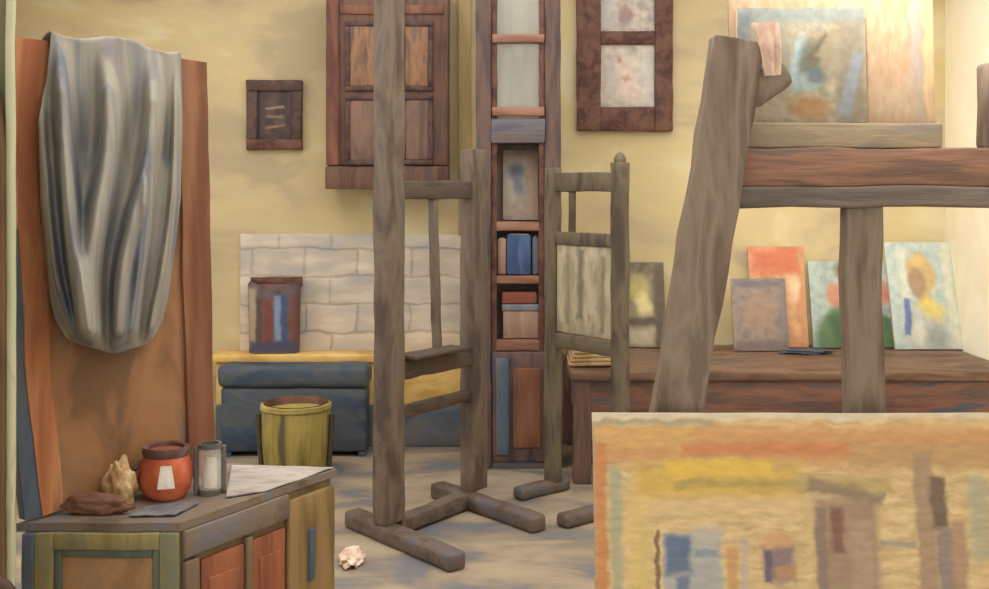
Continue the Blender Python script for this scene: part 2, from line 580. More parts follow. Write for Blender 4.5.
box(bm, (sx0, -1.5, TOP), (sx1, sy0, TOP + 0.1), r=0.001, step=0.5, j=0)
box(bm, (sx0, sy1, TOP), (sx1, D, TOP + 0.1), r=0.001, step=0.5, j=0)
struct('ceiling', bm, M['ceil'])
# doorway at the left edge: a stub of wall, its sage casing and a brown door
d = 2.7
struct('wall_doorway', one(box, (-1.75, d + 0.005, 0), (X(8, d), d + 0.05, TOP - 0.01), j=0.002), M['green_wall'])
struct('trim_1', one(box, (X(8, d), d - 0.02, 0), (X(16, d), d + 0.004, TOP - 0.01), j=0.004, step=0.1), M['green_trim'])
bm = NB()
zt = Z(78, d)
pts = [(-1.75, d - 0.045, 0.005), (X(10, d), d - 0.045, 0.005), (X(10, d), d - 0.045, zt - 0.22)]
for i in range(1, 7):
    a = math.pi / 2 * i / 6
    pts.append((X(10, d) - 0.05 * (1 - math.cos(a)), d - 0.045, zt - 0.22 + 0.22 * math.sin(a)))
pts.append((-1.75, d - 0.045, zt))
prism(bm, pts, (0, 0.04, 0), 0.002)
struct('door_1', bm, M['door'])
# white tiles over the ledge, and the narrow batten beside the cupboard
struct('wall_tiles', one(box, (X(241, D), D - 0.025, Z(352, D)), (X(476, D), D, Z(234, D)), j=0.006, r=0.004), M['tiles'])
struct('trim_2', one(box, (X(458, D), D - 0.03, Z(235, D)), (X(471, D), D, TOP), j=0.004), M['batten'])

# ------------------------------------------------------------------ ledge cabinet, chest, bucket, striped bag
zl = Z(350, D)
t = thing('low_counter', 'yellow ochre low counter with a blue plinth under the white tiles', 'counter', (X(345, 7.4), 7.4, 0))
obj('worktop', one(box, (X(212, 7.3), 7.27, zl - 0.05), (X(476, 7.3), D - 0.026, zl), j=0.006), M['yellow'], t)
obj('body', one(box, (X(216, 7.3), 7.30, 0.27), (X(474, 7.3), D - 0.03, zl - 0.05), j=0.004), M['yellow'], t)
obj('plinth', one(box, (X(216, 7.3), 7.28, 0.0), (X(478, 7.3), D - 0.03, 0.27), j=0.006), M['blue2'], t, label='slate blue plinth')
d = 7.0
t = thing('blanket_chest', 'dark blue blanket chest behind the olive bucket, pushed up to the yellow counter', 'chest', (X(290, d), 7.1, 0))
obj('body', one(box, (X(220, d), d, 0.03), (X(366, d), 7.21, 0.44), j=0.006, r=0.02), M['blue'], t)
obj('lid', one(box, (X(217, d), d - 0.02, 0.44), (X(369, d), 7.215, Z(366, d)), j=0.008, r=0.035), M['blue'], t)
for px in (224, 358):
    obj('foot', one(box, (X(px, d), d + 0.01, 0), (X(px + 7, d), 7.19, 0.035), j=0.001), M['blue'], t)
c = Vector((X(296, 6.6), 6.6, 0))
t = thing('metal_bucket', 'olive yellow metal bucket with an open top standing behind the dresser corner', 'bucket', c)
rb = 34 / F * 6.6
obj('body', one(lathe, c, [(rb * 0.86, 0), (rb * 0.9, 0.02), (rb * 0.98, 0.2), (rb, 0.38), (rb * 0.95, 0.405), (rb * 0.9, 0.38), (rb * 0.86, 0.2), (0.0, 0.19)], 40, 0.006), M['pot_olive'], t)
obj('rim', one(lathe, c, [(rb * 0.98, 0.385), (rb * 1.04, 0.395), (rb * 1.03, 0.42), (rb * 0.95, 0.425), (rb * 0.93, 0.4), (rb * 0.98, 0.385)], 40, 0.004), M['pot_rim'], t, label='bright yellow rolled rim')
obj('inside', one(lathe, c, [(0.0, 0.30), (rb * 0.86, 0.305), (rb * 0.9, 0.40), (rb * 0.94, 0.422), (rb * 0.95, 0.43), (rb * 0.9, 0.42), (rb * 0.82, 0.32), (0.0, 0.312)], 40), M['pot_in'], t, label='brown inner lining darkened as shade')  # lining coloured dark for the shade inside the bucket mouth
for s in (-1, 1):
    obj('strap', one(tube, [c + Vector((s * (rb * k + 0.012), -0.03, z)) for k, z in ((0.93, 0.05), (0.98, 0.2), (1.02, 0.36))], 0.016), M['pot_dark'], t, label='dark side strap')
# striped paper bag on the counter
d = 7.39
M['bagart'] = picture('bag_stripes', (246, 280, 302, 350), [(84, 74, 86), (112, 88, 84), (96, 92, 104)], [
    ('b', 247, 285, 256, 345, (170, 150, 120), 0.5, 0), ('b', 256, 295, 263, 345, (92, 72, 70), 0.4, 0),
    ('b', 264, 296, 274, 346, (128, 66, 56), 0.5, 0), ('b', 276, 292, 283, 340, (120, 146, 176), 0.5, 0),
    ('b', 284, 292, 291, 346, (66, 84, 122), 0.5, 0), ('b', 292, 290, 301, 345, (122, 76, 64), 0.5, 0),
    ('b', 248, 338, 300, 350, (72, 72, 96), 0.5, 0)], 3)
t = thing('paper_bag', 'small blue and red striped open bag standing on the yellow counter', 'bag', (X(274, d), d, zl + 0.007))
bm = NB()
uv = bm.loops.layers.uv.verify()
xa, xb, za, zb = X(249, d), X(300, d), zl + 0.007, Z(283, d)
n = 40
rings = []
for kz in range(9):
    f = kz / 8
    ring = []
    for i in range(n):
        a = 2 * math.pi * i / n
        ca, sa = math.cos(a), math.sin(a)
        sq = lambda v: math.copysign(abs(v) ** 0.45, v)
        w = (xb - xa) / 2 * (0.96 + 0.05 * f)
        zz = za + (zb - za) * f + (0.012 * math.sin(5 * a) if kz == 8 else 0)
        ring.append(bm.verts.new(Vector(((xa + xb) / 2 + w * sq(ca), d + 0.07 * sq(sa), zz))))
    rings.append(ring)
for kz in range(8):
    for i in range(n):
        q = (rings[kz][i], rings[kz][(i + 1) % n], rings[kz + 1][(i + 1) % n], rings[kz + 1][i])
        fc = bm.faces.new(q)
        for lp in fc.loops:
            lp[uv].uv = ((lp.vert.co.x - xa) / (xb - xa), (lp.vert.co.z - za) / (zb - za))
bm.faces.new(list(reversed(rings[0])))
obj('body', bm, M['bagart'], t)
obj('mouth', one(box, (xa + 0.015, d - 0.055, zb - 0.04), (xb - 0.015, d + 0.055, zb - 0.012), j=0.004), M['bookred'], t, label='dark red inside of the mouth')
obj('top_edge', one(box, (xa - 0.004, d + 0.058, zb - 0.03), (xb + 0.004, d + 0.074, zb + 0.035), j=0.004), M['frame'], t, label='red-brown raised back edge')

# ------------------------------------------------------------------ pictures and cupboard on the back wall
def flat_part(name, px0, py0, px1, py1, df, db, mat, parent, **k):
    """upright block seen between two pixels corners at its front distance df, its back at db"""
    lab = k.pop('label', None)
    return obj(name, one(box, (X(px0, df), df, Z(py1, df)), (X(px1, df), db, Z(py0, df)), **k), mat, parent, label=lab)


t = thing('framed_picture', 'small dark framed picture with faint pale strokes on the yellow wall', 'picture', (X(274, D), D - 0.02, Z(150, D)))
M['smallart'] = picture('small_dark_art', (257, 92, 292, 140), [(66, 54, 52), (84, 66, 62), (98, 76, 66)], [
    ('b', 266, 108, 284, 110, (150, 132, 108), 0.8, 4), ('b', 268, 117, 283, 119, (140, 110, 88), 0.8, -4),
    ('b', 266, 126, 284, 128, (140, 104, 82), 0.8, 5), ('b', 258, 94, 263, 138, (72, 62, 66), 0.5, 0)], 2)
a0, b0, a1, b1, dd = 246, 80, 302, 150, D - 0.05
for nm, q in (('frame', (a0, b0, a1, b0 + 11)), ('frame', (a0, b1 - 11, a1, b1)), ('frame', (a0, b0 + 11, a0 + 11, b1 - 11)), ('frame', (a1 - 11, b0 + 11, a1, b1 - 11))):
    flat_part(nm, *q, dd, D - 0.002, M['frame_dk'] if q[1] < 130 else M['frame'], t, j=0.005)
flat_part('picture', a0 + 10, b0 + 10, a1 - 10, b1 - 10, dd + 0.02, D - 0.004, M['smallart'], t, j=0)

t = thing('framed_prints', 'large brown frame with two pale prints one above the other', 'picture', (X(624, D), D - 0.03, Z(130, D)))
dd = D - 0.06
for q in ((577, -30, 601, 131), (655, -30, 673, 131), (601, 107, 655, 131), (601, 31, 655, 44), (601, -30, 655, -12)):
    flat_part('frame', *q, dd, D - 0.002, M['frame'], t, j=0.007)
base = [(168, 156, 146), (190, 176, 162), (208, 192, 176)]
M['print1'] = picture('print_upper', (598, -14, 658, 34), base, [('o', 618, 8, 632, 26, (150, 128, 122), 0.6, 0), ('b', 600, -10, 612, 30, (180, 176, 172), 0.6, 0), ('b', 622, 12, 634, 16, (176, 128, 112), 0.7, -40)], 3)
M['print2'] = picture('print_lower', (598, 42, 658, 110), base, [('o', 615, 60, 640, 100, (214, 188, 170), 0.6, 20), ('o', 640, 48, 656, 105, (196, 190, 180), 0.7, 0), ('o', 616, 56, 622, 63, (176, 128, 110), 0.6, 0), ('b', 604, 60, 616, 100, (180, 172, 158), 0.7, 0), ('b', 622, 76, 630, 82, (186, 142, 124), 0.8, 30)], 3)
flat_part('print', 599, -14, 657, 33, dd + 0.025, D - 0.004, M['print1'], t, j=0)
flat_part('print', 599, 42, 657, 109, dd + 0.025, D - 0.004, M['print2'], t, j=0)

dF = 7.2
t = thing('wall_cupboard', 'dark brown wall cupboard with two panelled doors above the white tiles', 'cupboard', (X(386, dF), 7.35, Z(186, dF)))
obj('carcass', one(box, (X(327, dF), dF + 0.03, Z(187, dF)), (X(448, dF), D - 0.002, TOP - 0.3), j=0.006), M['cupb'], t)
flat_part('bottom_rail', 325, 166, 449, 189, dF - 0.005, dF + 0.03, M['cupb'], t, j=0.006)
for (a, b, pa, pb) in ((326, 386, 350, 378), (387, 448, 405, 428)):
    dr = obj('door', one(box, (X(a, dF), dF, Z(165, dF)), (X(b, dF), dF + 0.03, TOP - 0.32), j=0.005), M['cupb'], t)
    for (c0, c1, mm) in ((26, 86, M['cupb_panel']), (100, 160, M['cupb_low'])):
        flat_part('panel', pa, c0, pb, c1, dF - 0.012, dF + 0.002, mm, dr, j=0.006, r=0.008)
        for q in ((pa - 5, c0 - 5, pb + 5, c0), (pa - 5, c1, pb + 5, c1 + 5), (pa - 5, c0, pa, c1), (pb, c0, pb + 5, c1)):
            flat_part('moulding', *q, dF - 0.02, dF + 0.002, M['frame_dk'], dr, j=0.004)
    flat_part('stile', a, -30, a + 13 if a < 340 else a + 8, 165, dF - 0.012, dF + 0.002, M['cupb_red'], dr, j=0.005)
    flat_part('top_rail', a + 14, 5, b - 4, 14, dF - 0.012, dF + 0.002, M['cupb_red'], dr, j=0.005)

# ------------------------------------------------------------------ bookcase with glazed upper door
dF, dB = 6.7, 6.93
t = thing('bookcase', 'tall dark bookcase with pale glazed panes above and open shelves below', 'bookcase', (X(519, dF), 6.87, 0))
zt = 3.0
obj('side', one(box, (X(476, dF), dF - 0.01, 0), (X(491, dF), dB, zt), j=0.006), M['book_wood'], t)
obj('side', one(box, (X(545, dF), dF, 0), (X(561, dF), dB, zt), j=0.006), M['book_wood'], t)
obj('stile', one(box, (X(491, dF), dF + 0.01, 0.03), (X(497, dF), dF + 0.04, zt), j=0.004), M['frame'], t, label='red-brown inner stile')
obj('stile', one(box, (X(539, dF), dF + 0.01, 0.03), (X(545, dF), dF + 0.04, zt), j=0.004), M['frame'], t, label='red-brown inner stile')
obj('back_panel', one(box, (X(491, dF), dB - 0.02, Z(130, dF)), (X(545, dF), dB, zt), j=0.003), M['book_back'], t, label='pale beige lining behind the glass')
obj('back_panel', one(box, (X(491, dF), dB - 0.02, 0.05), (X(545, dF), dB, Z(130, dF)), j=0.003), M['book_in'], t)
flat_part('beam', 491, 119, 545, 143, dF - 0.01, dB - 0.02, M['book_blue'], t, j=0.006, label='blue-grey middle beam')
for y in (34, 107):
    flat_part('rail', 492, y, 544, y + 9, dF - 0.012, dF + 0.03, M['book_red'], t, j=0.005, label='reddish glazing rail')
flat_part('pane', 497, -25, 539, 34, dF + 0.018, dF + 0.024, M['glass'], t, j=0, r=0.001)
flat_part('pane', 497, 43, 539, 107, dF + 0.018, dF + 0.024, M['glass'], t, j=0, r=0.001)
shz = []
for (y0, y1) in ((222, 231), (276, 284), (340, 351)):
    flat_part('shelf', 491, y0, 545, y1, dF + 0.012, dB - 0.02, M['book_red'], t, j=0.005)
    shz.append(Z(y0, dF + 0.012))
dr = flat_part('door', 492, 352, 545, 462, dF, dF + 0.03, M['book_wood'], t, j=0.005)
flat_part('panel', 513, 368, 541, 448, dF - 0.014, dF + 0.002, M['book_or'], dr, j=0.006, label='orange-brown panel')
flat_part('stile', 496, 358, 509, 455, dF - 0.012, dF + 0.002, M['slate'], dr, j=0.006, label='slate blue stile')
obj('plinth', one(box, (X(491, dF), dF + 0.01, 0), (X(545, dF), dB - 0.02, 0.07), j=0.003), M['book_blue'], t)
# things on the shelves
# picture card leaning on the top shelf
def canvas(name, px0, py0, px1, py1, dbase, dtop, zb, art, label, cat, group=None, th=0.03, edge='canvas_edge', xmid=None):
    """stretched canvas leaning from its foot (dbase, zb) to its top edge (dtop)"""
    dm = (dbase + dtop) / 2
    x0, x1 = X(px0, dm), X(px1, dm)
    zb += 0.004
    b = Vector(((x0 + x1) / 2, dbase, zb))
    tp = Vector(((x0 + x1) / 2, dtop, Z(py0, dtop)))
    az = (tp - b).normalized()
    L = (tp - b).length
    ax = Vector((1, 0, 0))
    ay = az.cross(ax).normalized()
    t = thing(name, label, cat, b, group)
    lift = th * abs(ay.z)
    cen = b + az * (L / 2) + Vector((0, 0, lift * 0.5))
    hx, hz = (x1 - x0) / 2, L / 2
    bm = NB()
    gbox(bm, frame_mat(cen + ay * (th * 0.55), ax, ay, az), hx, th * 0.45, hz, r=0.003, step=0.1, j=0.003)
    obj('stretcher', bm, M[edge], t)
    bm = NB()
    gbox(bm, frame_mat(cen + ay * (th * 0.05), ax, ay, az), hx * 1.005, th * 0.06, hz * 1.003, r=0.002, step=0.1, j=0.003)
    obj('painted_canvas', bm, art, t)
    return t


M['cardart'] = picture('card_art', (500, 150, 536, 222), [(150, 132, 116), (166, 148, 128), (148, 140, 136)], [
    ('o', 503, 160, 517, 205, (176, 164, 148), 0.6, 0), ('o', 505, 163, 522, 180, (84, 90, 112), 0.6, 20), ('o', 510, 176, 520, 196, (110, 116, 132), 0.6, 0), ('b', 526, 155, 535, 218, (170, 142, 114), 0.5, 0)], 3)
canvas('picture_card', 503, 150, 538, 222, 6.83, 6.88, shz[0] + 0.005, M['cardart'], 'pale card with a blue-grey sketch leaning on the bookcase top shelf', 'card', th=0.015)
dd = 6.73
z = shz[1] + 0.005
o = thing('book', 'bright blue upright book on the middle bookcase shelf', 'book', (X(520, dd), dd + 0.1, z), 'books in the bookcase')
obj('cover', one(box, (X(507, dd), dd, z), (X(531, dd), dd + 0.16, z + 40 / F * dd), j=0.004), M['bookblue'], o)
obj('page_block', one(box, (X(509, dd), dd + 0.02, z + 0.006), (X(529, dd), dd + 0.165, z + 40 / F * dd + 0.006), j=0.002), M['white'], o)
o = thing('book', 'grey upright book beside the bright blue one on the bookcase shelf', 'book', (X(537, dd), dd + 0.1, z), 'books in the bookcase')
obj('cover', one(box, (X(532.5, dd), dd + 0.02, z), (X(539, dd), dd + 0.16, z + 38 / F * dd), j=0.003), M['bookgrey'], o)
obj('page_block', one(box, (X(534, dd), dd + 0.03, z + 0.006), (X(537.5, dd), dd + 0.165, z + 38 / F * dd + 0.005), j=0.001), M['white'], o)
o = thing('book', 'pale grey-brown upright book left of the bright blue one in the bookcase', 'book', (X(502, dd), dd + 0.1, z), 'books in the bookcase')
obj('cover', one(box, (X(497.5, dd), dd + 0.01, z), (X(506.3, dd), dd + 0.16, z + 36 / F * dd), j=0.003), M['bookpink'], o)
obj('page_block', one(box, (X(499, dd), dd + 0.02, z + 0.006), (X(505, dd), dd + 0.165, z + 36 / F * dd + 0.005), j=0.001), M['white'], o)
z = shz[2] + 0.005
o = thing('box', 'pinkish brown box on the lowest open bookcase shelf', 'box', (X(522, dd), dd + 0.1, z))
obj('body', one(box, (X(503, dd), dd, z), (X(539, dd), dd + 0.16, z + 0.17), j=0.005), M['bookpink'], o)
obj('lid', one(box, (X(502, dd), dd - 0.005, z + 0.17), (X(540, dd), dd + 0.165, z + 0.21), j=0.004), M['bookgrey'], o, label='grey-blue lid')
z0 = z + 0.21
o = thing('book', 'red book lying flat on the pinkish box in the bookcase', 'book', (X(521, dd), dd + 0.08, z0), 'books in the bookcase')
obj('cover', one(box, (X(502, dd), dd + 0.005, z0 + 0.004), (X(537, dd), dd + 0.15, z0 + 0.075), j=0.003), M['bookred'], o)
obj('page_block', one(box, (X(503, dd), dd + 0.01, z0 + 0.015), (X(537.5, dd), dd + 0.152, z0 + 0.06), j=0.001), M['white'], o)

# ------------------------------------------------------------------ studio easel in the middle
d1, d2 = 5.36, 5.94
L = Vector((X(389, d1), d1, 0))
R = Vector((X(474, d2), d2, 0))
ax = (R - L).normalized()
nrm = Vector((ax.y, -ax.x, 0))
t = thing('studio_easel', 'tall dark wooden studio easel empty in the middle of the floor', 'easel', (L + R) / 2)
zf = 0.085
obj('upright', one(post, L + Vector((0, 0, zf)), L + Vector((0, 0, 2.9)), 0.135, 0.09, ax, j=0.008), M['easel'], t)
obj('upright', one(post, R + Vector((0, 0, zf)), R + Vector((0, 0, Z(150, d2))), 0.135, 0.09, ax, j=0.008), M['easel'], t)
up = lambda v, z: v + Vector((0, 0, z))
obj('crossbar', one(beam, up(L, 1.70) + ax * 0.06, up(R, 1.70) - ax * 0.06, 0.06, 0.09, j=0.007), M['easel_h'], t)
obj('crossbar', one(beam, up(L, 0.815) + ax * 0.06, up(R, 0.815) - ax * 0.06, 0.07, 0.10, j=0.007), M['easel_h'], t)
obj('tray', one(beam, up(L, 0.88) + ax * 0.07 + nrm * 0.05, up(R, 0.88) - ax * 0.2 + nrm * 0.05, 0.12, 0.022, j=0.004), M['easel_h'], t)
obj('crossbar', one(beam, up(L, 0.60) + ax * 0.06, up(R, 0.60) - ax * 0.06, 0.05, 0.06, j=0.006), M['easel_h'], t)
mid = (L + R) / 2
obj('mast', one(post, up(mid, 0.86) + ax * 0.03, up(mid, 1.67) - ax * 0.01, 0.042, 0.04, ax, j=0.006), M['easel'], t)
def floor_bar(a, b, w=0.10, h=0.085, mat='easel_foot', parent=None):
    pa, pb = onz(a[0], a[1], h / 2), onz(b[0], b[1], h / 2)
    return obj('foot', one(beam, pa, pb, w, h, j=0.006, r=0.02), M[mat], parent)
floor_bar((352, 517), (458, 562), parent=t)
floor_bar((437, 489), (540, 524), parent=t)
obj('base_beam', one(beam, up(L, 0.05) + ax * 0.05, up(R, 0.05) - ax * 0.05, 0.09, 0.075, j=0.006), M['easel_foot'], t)

# ------------------------------------------------------------------ smaller easel with a canvas
e1, e2 = 6.2, 5.8
L2 = Vector((X(553, e1), e1, 0))
R2 = Vector((X(620, e2), e2, 0))
ax2 = (R2 - L2).normalized()
n2 = Vector((ax2.y, -ax2.x, 0))
if n2.y > 0: n2 = -n2
t = thing('small_easel', 'narrow olive-brown easel holding a beige canvas beside the bookcase', 'easel', (L2 + R2) / 2)
obj('upright', one(post, up(L2, 0.06), up(L2, Z(168, e1)), 0.085, 0.06, ax2, j=0.006), M['oliveasel'], t)
obj('upright', one(post, up(R2, 0.06), up(R2, Z(162, e2)), 0.085, 0.06, ax2, j=0.006), M['oliveasel'], t)
obj('finial', one(lathe, up(R2, Z(163, e2)), [(0.028, -0.01), (0.034, 0.02), (0.02, 0.05), (0, 0.062)], 16), M['oliveasel'], t)
for (ya, yb, th) in ((182, 182, 0.105), (239, 239, 0.07), (340, 348, 0.085)):
    za = (Z(ya, e1) + Z(yb, e2)) / 2
    obj('crossbar', one(beam, up(L2, za) + ax2 * 0.04, up(R2, za) - ax2 * 0.04, 0.05, th, j=0.006), M['oliveasel'], t)
pm = L2 + (R2 - L2) * 0.30
obj('mast', one(post, up(pm, 1.45), up(pm, 1.70), 0.035, 0.03, ax2, j=0.004), M['oliveasel'], t)
obj('foot', one(beam, L2 + n2 * -0.10 + Vector((0, 0, 0.035)), L2 + n2 * 0.27 + Vector((0, 0, 0.035)), 0.09, 0.07, j=0.006, r=0.02), M['easel_foot'], t)
obj('foot', one(beam, R2 + n2 * -0.30 + Vector((0, 0, 0.035)), R2 + n2 * 0.42 + Vector((0, 0, 0.035)), 0.09, 0.07, j=0.006, r=0.02), M['easel_foot'], t)
M['beigeart'] = picture('beige_canvas_art', (556, 246, 616, 340), [(154, 142, 116), (176, 162, 132), (190, 176, 144)], [
    ('b', 558, 256, 563, 330, (196, 180, 146), 0.6, 2), ('b', 580, 250, 586, 325, (120, 112, 96), 0.7, -2), ('b', 590, 258, 594, 318, (190, 176, 146), 0.6, 2),
    ('b', 604, 255, 609, 335, (134, 122, 96), 0.7, 0), ('b', 566, 256, 571, 330, (146, 134, 108), 0.6, 0)], 4, streak=(1.8, 0.3))
zb, zt = 0.91, Z(245, 6.0)
g = (R2 - L2).length
tc = thing('stretched_canvas', 'beige canvas with faint grey vertical strokes on the narrow easel', 'canvas', up((L2 + R2) / 2, zb))
cm = (L2 + R2) / 2
cm.z = (zb + zt) / 2
hx = g / 2 - 0.05
bm = NB(); gbox(bm, frame_mat(cm, ax2, -n2, Vector((0, 0, 1))), hx, 0.012, (zt - zb) / 2 - 0.002, r=0.003, j=0.003)
obj('stretcher', bm, M['edge_grey'], tc)
bm = NB(); gbox(bm, frame_mat(cm + n2 * 0.014, ax2, -n2, Vector((0, 0, 1))), hx, 0.002, (zt - zb) / 2 - 0.004, r=0.001, j=0.002)
obj('painted_canvas', bm, M['beigeart'], tc)

# ------------------------------------------------------------------ long table at the right with pictures on it
zt = 0.65
tf, tb = 6.35, 7.47
xl, xr = X(574, tf), RX - 0.02
t = thing('work_table', 'long reddish brown work table against the wall under the row of paintings', 'table', ((xl + xr) / 2, 6.9, 0))
obj('tabletop', one(box, (xl - 0.02, tf - 0.02, zt - 0.05), (xr, tb, zt), j=0.002), M['table'], t)
obj('apron', one(box, (xl + 0.02, tf + 0.01, zt - 0.25), (xr - 0.01, tf + 0.05, zt - 0.05), j=0.006), M['table_red'], t)
obj('apron', one(box, (xl + 0.01, tf + 0.05, zt - 0.25), (xl + 0.05, tb - 0.02, zt - 0.05), j=0.006), M['table_red'], t)
for x0 in (xl, xr - 0.12):
    for y0 in (tf, tb - 0.13):
        obj('leg', one(box, (x0, y0, 0), (x0 + 0.10, y0 + 0.10, zt - 0.05), j=0.006), M['table_leg'], t)
grp = 'paintings along the long table'
M['art_fl'] = picture('flower_art', (628, 264, 668, 346), [(96, 82, 68), (116, 100, 82), (132, 116, 96)], [
    ('b', 630, 276, 656, 318, (150, 138, 108), 0.4, 0), ('o', 632, 278, 652, 302, (186, 172, 92), 0.5, 0), ('o', 638, 292, 654, 316, (222, 208, 140), 0.5, 15), ('b', 630, 318, 660, 326, (100, 86, 72), 0.5, 0),
    ('b', 630, 328, 656, 345, (190, 176, 148), 0.5, 0), ('b', 658, 266, 668, 346, (104, 90, 76), 0.4, 0)], 4)
canvas('painting', 626, 263, 665, 348, 7.30, 7.44, zt, M['art_fl'], 'small dark painting of a pale yellow flower beside the narrow easel', 'painting', grp, edge='frame_dk')
M['art_or'] = picture('orange_art', (750, 248, 806, 346), [(186, 120, 78), (200, 140, 96), (206, 156, 116)], [
    ('b', 752, 250, 800, 275, (196, 104, 66), 0.5, 0), ('b', 788, 275, 796, 335, (212, 160, 112), 0.6, 5), ('o', 790, 276, 800, 300, (222, 188, 150), 0.8, 0), ('b', 800, 255, 806, 342, (198, 142, 96), 0.6, 0)], 4)
canvas('painting', 750, 247, 806, 347, 7.30, 7.43, zt, M['art_or'], 'tall orange painting partly hidden behind a small grey one', 'painting', grp)
M['art_gr'] = picture('grey_art', (735, 278, 788, 350), [(126, 110, 100), (142, 124, 110), (152, 130, 112)], [
    ('b', 737, 280, 786, 287, (110, 104, 106), 0.5, 0), ('b', 780, 282, 788, 345, (128, 116, 112), 0.5, 0), ('o', 748, 295, 775, 330, (156, 126, 104), 0.7, 0), ('b', 736, 340, 786, 350, (120, 104, 98), 0.5, 0)], 4)
canvas('painting', 733, 279, 787, 352, 7.14, 7.25, zt, M['art_gr'], 'small grey-brown painting standing in front of the tall orange one', 'painting', grp)
M['art_bl'] = picture('figure_art', (812, 262, 900, 350), [(142, 156, 152), (160, 172, 162), (172, 180, 164)], [
    ('b', 812, 334, 900, 350, (120, 150, 138), 0.5, 0), ('o', 816, 302, 896, 384, (86, 112, 66), 0.12, 0), ('o', 842, 262, 876, 312, (176, 138, 104), 0.2, 0), ('o', 838, 258, 880, 282, (120, 92, 64), 0.3, 0),
    ('o', 828, 284, 846, 308, (190, 122, 88), 0.4, 0), ('o', 874, 282, 893, 308, (188, 112, 86), 0.4, 0), ('b', 832, 316, 850, 345, (66, 96, 60), 0.6, 20), ('b', 876, 318, 888, 345, (70, 104, 64), 0.6, -20)], 3)
canvas('painting', 811, 262, 897, 350, 7.28, 7.42, zt, M['art_bl'], 'pale green painting of a green-clothed figure behind the centre easel post', 'painting', grp)
M['art_pt'] = picture('portrait_art', (888, 243, 960, 350), [(160, 174, 170), (172, 184, 176), (184, 192, 178)], [
    ('b', 948, 246, 958, 346, (200, 198, 172), 0.5, 0), ('b', 900, 250, 909, 300, (200, 200, 182), 0.6, 0),
    ('o', 903, 300, 948, 372, (178, 178, 166), 0.25, 0), ('o', 918, 288, 932, 312, (182, 152, 112), 0.3, 0), ('o', 909, 254, 938, 296, (192, 158, 96), 0.22, 8),
    ('o', 910, 268, 928, 300, (160, 132, 104), 0.25, 6), ('o', 914, 255, 930, 268, (206, 174, 104), 0.4, 10),
    ('b', 918, 302, 944, 318, (208, 188, 88), 0.6, -38), ('b', 901, 300, 908, 336, (88, 104, 156), 0.5, -4), ('o', 908, 322, 922, 346, (198, 196, 180), 0.5, 0),
    ('o', 922, 326, 944, 350, (142, 146, 142), 0.6, 0)], 3)
canvas('painting', 890, 243, 957, 349, 7.20, 7.42, zt, M['art_pt'], 'pale blue portrait of a fair-haired person at the right end of the table', 'painting', grp)
tag(obj('rag', one(lump, onz(806, 354, zt), 0.15, 0.05, 0.02, 0.5, 3), M['navy'], origin=onz(806, 354, zt)), 'thin dark blue rag on the table below the orange painting', 'rag')
p = onz(592, 362, zt)
t = thing('folded_cloth', 'folded ochre cloth on the left end of the long table', 'cloth', p)
for i in range(5):
    obj('fold', one(box, (p.x - 0.15 + 0.01 * i, p.y - 0.22, zt + 0.008 + 0.024 * i), (p.x + 0.17 - 0.008 * i, p.y + 0.24, zt + 0.024 * i + 0.032), j=0.008, r=0.011), M['ochre_cloth'], t)

# ------------------------------------------------------------------ big foreground easel
b1, b2 = 2.70, 2.79
t = thing('large_easel', 'large heavy brown easel with a slanting leg in the right foreground', 'easel', (0.85, 2.75, 0))
obj('leg', one(post, (0.255, b1, 0), (X(738, b1), b1, Z(40, b1)), 0.122, 0.07, j=0.008), M['big'], t)
obj('leg', one(post, (1.83, b1, 0), (1.47, b1, 2.05), 0.122, 0.07, j=0.008), M['big'], t)
obj('crossbar', one(box, (X(726, b2), b2 - 0.035, Z(186, b2)), (1.58, b2 + 0.035, Z(148, b2)), j=0.008), M['bigred'], t, label='reddish upper crossbar')
obj('crossbar', one(box, (X(716, b2), b2 - 0.055, Z(207, b2)), (1.60, b2 + 0.035, Z(186, b2)), j=0.008), M['biggrey'], t, label='greyer lower crossbar')
obj('mast', one(post, (X(866, b2), b2 - 0.01, 0), (X(860, b2), b2 - 0.01, Z(206, b2)), 0.094, 0.06, j=0.008), M['big'], t)
obj('tray', one(box, (X(733, b2), b2 - 0.02, Z(148, b2)), (X(940, b2), b2 + 0.17, Z(123, b2)), j=0.002), M['tray'], t, label='pale tan tray')
obj('upright', one(post, (X(988, b2), b2, Z(150, b2)), (X(988, b2), b2, Z(62, b2)), 0.045, 0.05, j=0.006, r=0.02), M['big'], t)
obj('clamp', one(beam, P(744, 96, b1 + 0.02), P(787, 72, b1 + 0.02), 0.06, 0.075, j=0.008, r=0.02), M['big'], t)
ztray = Z(123, b2)
M['art_easel'] = picture('easel_art', (736, 5, 868, 124), [(142, 134, 112), (160, 148, 122), (174, 160, 134)], [
    ('b', 736, 4, 868, 22, (126, 132, 128), 0.5, 0), ('b', 736, 12, 752, 60, (104, 112, 116), 0.5, 0), ('b', 838, 18, 866, 122, (134, 124, 104), 0.4, 0),
    ('b', 752, 24, 790, 92, (138, 134, 120), 0.6, 8), ('o', 792, 30, 836, 92, (140, 128, 102), 0.4, -20),
    ('o', 790, 34, 806, 90, (150, 172, 174), 0.4, -10), ('o', 798, 40, 820, 84, (104, 108, 96), 0.4, -10), ('o', 796, 72, 822, 92, (148, 164, 158), 0.4, 20), ('o', 806, 66, 824, 84, (96, 108, 108), 0.4, 20),
    ('b', 814, 30, 826, 66, (104, 92, 74), 0.5, -35), ('b', 824, 24, 834, 60, (142, 130, 102), 0.5, -30),
    ('b', 748, 94, 788, 118, (172, 156, 132), 0.6, 10), ('o', 788, 98, 830, 120, (164, 122, 76), 0.5, -10), ('b', 846, 52, 858, 120, (136, 142, 150), 0.5, -14)], 4)
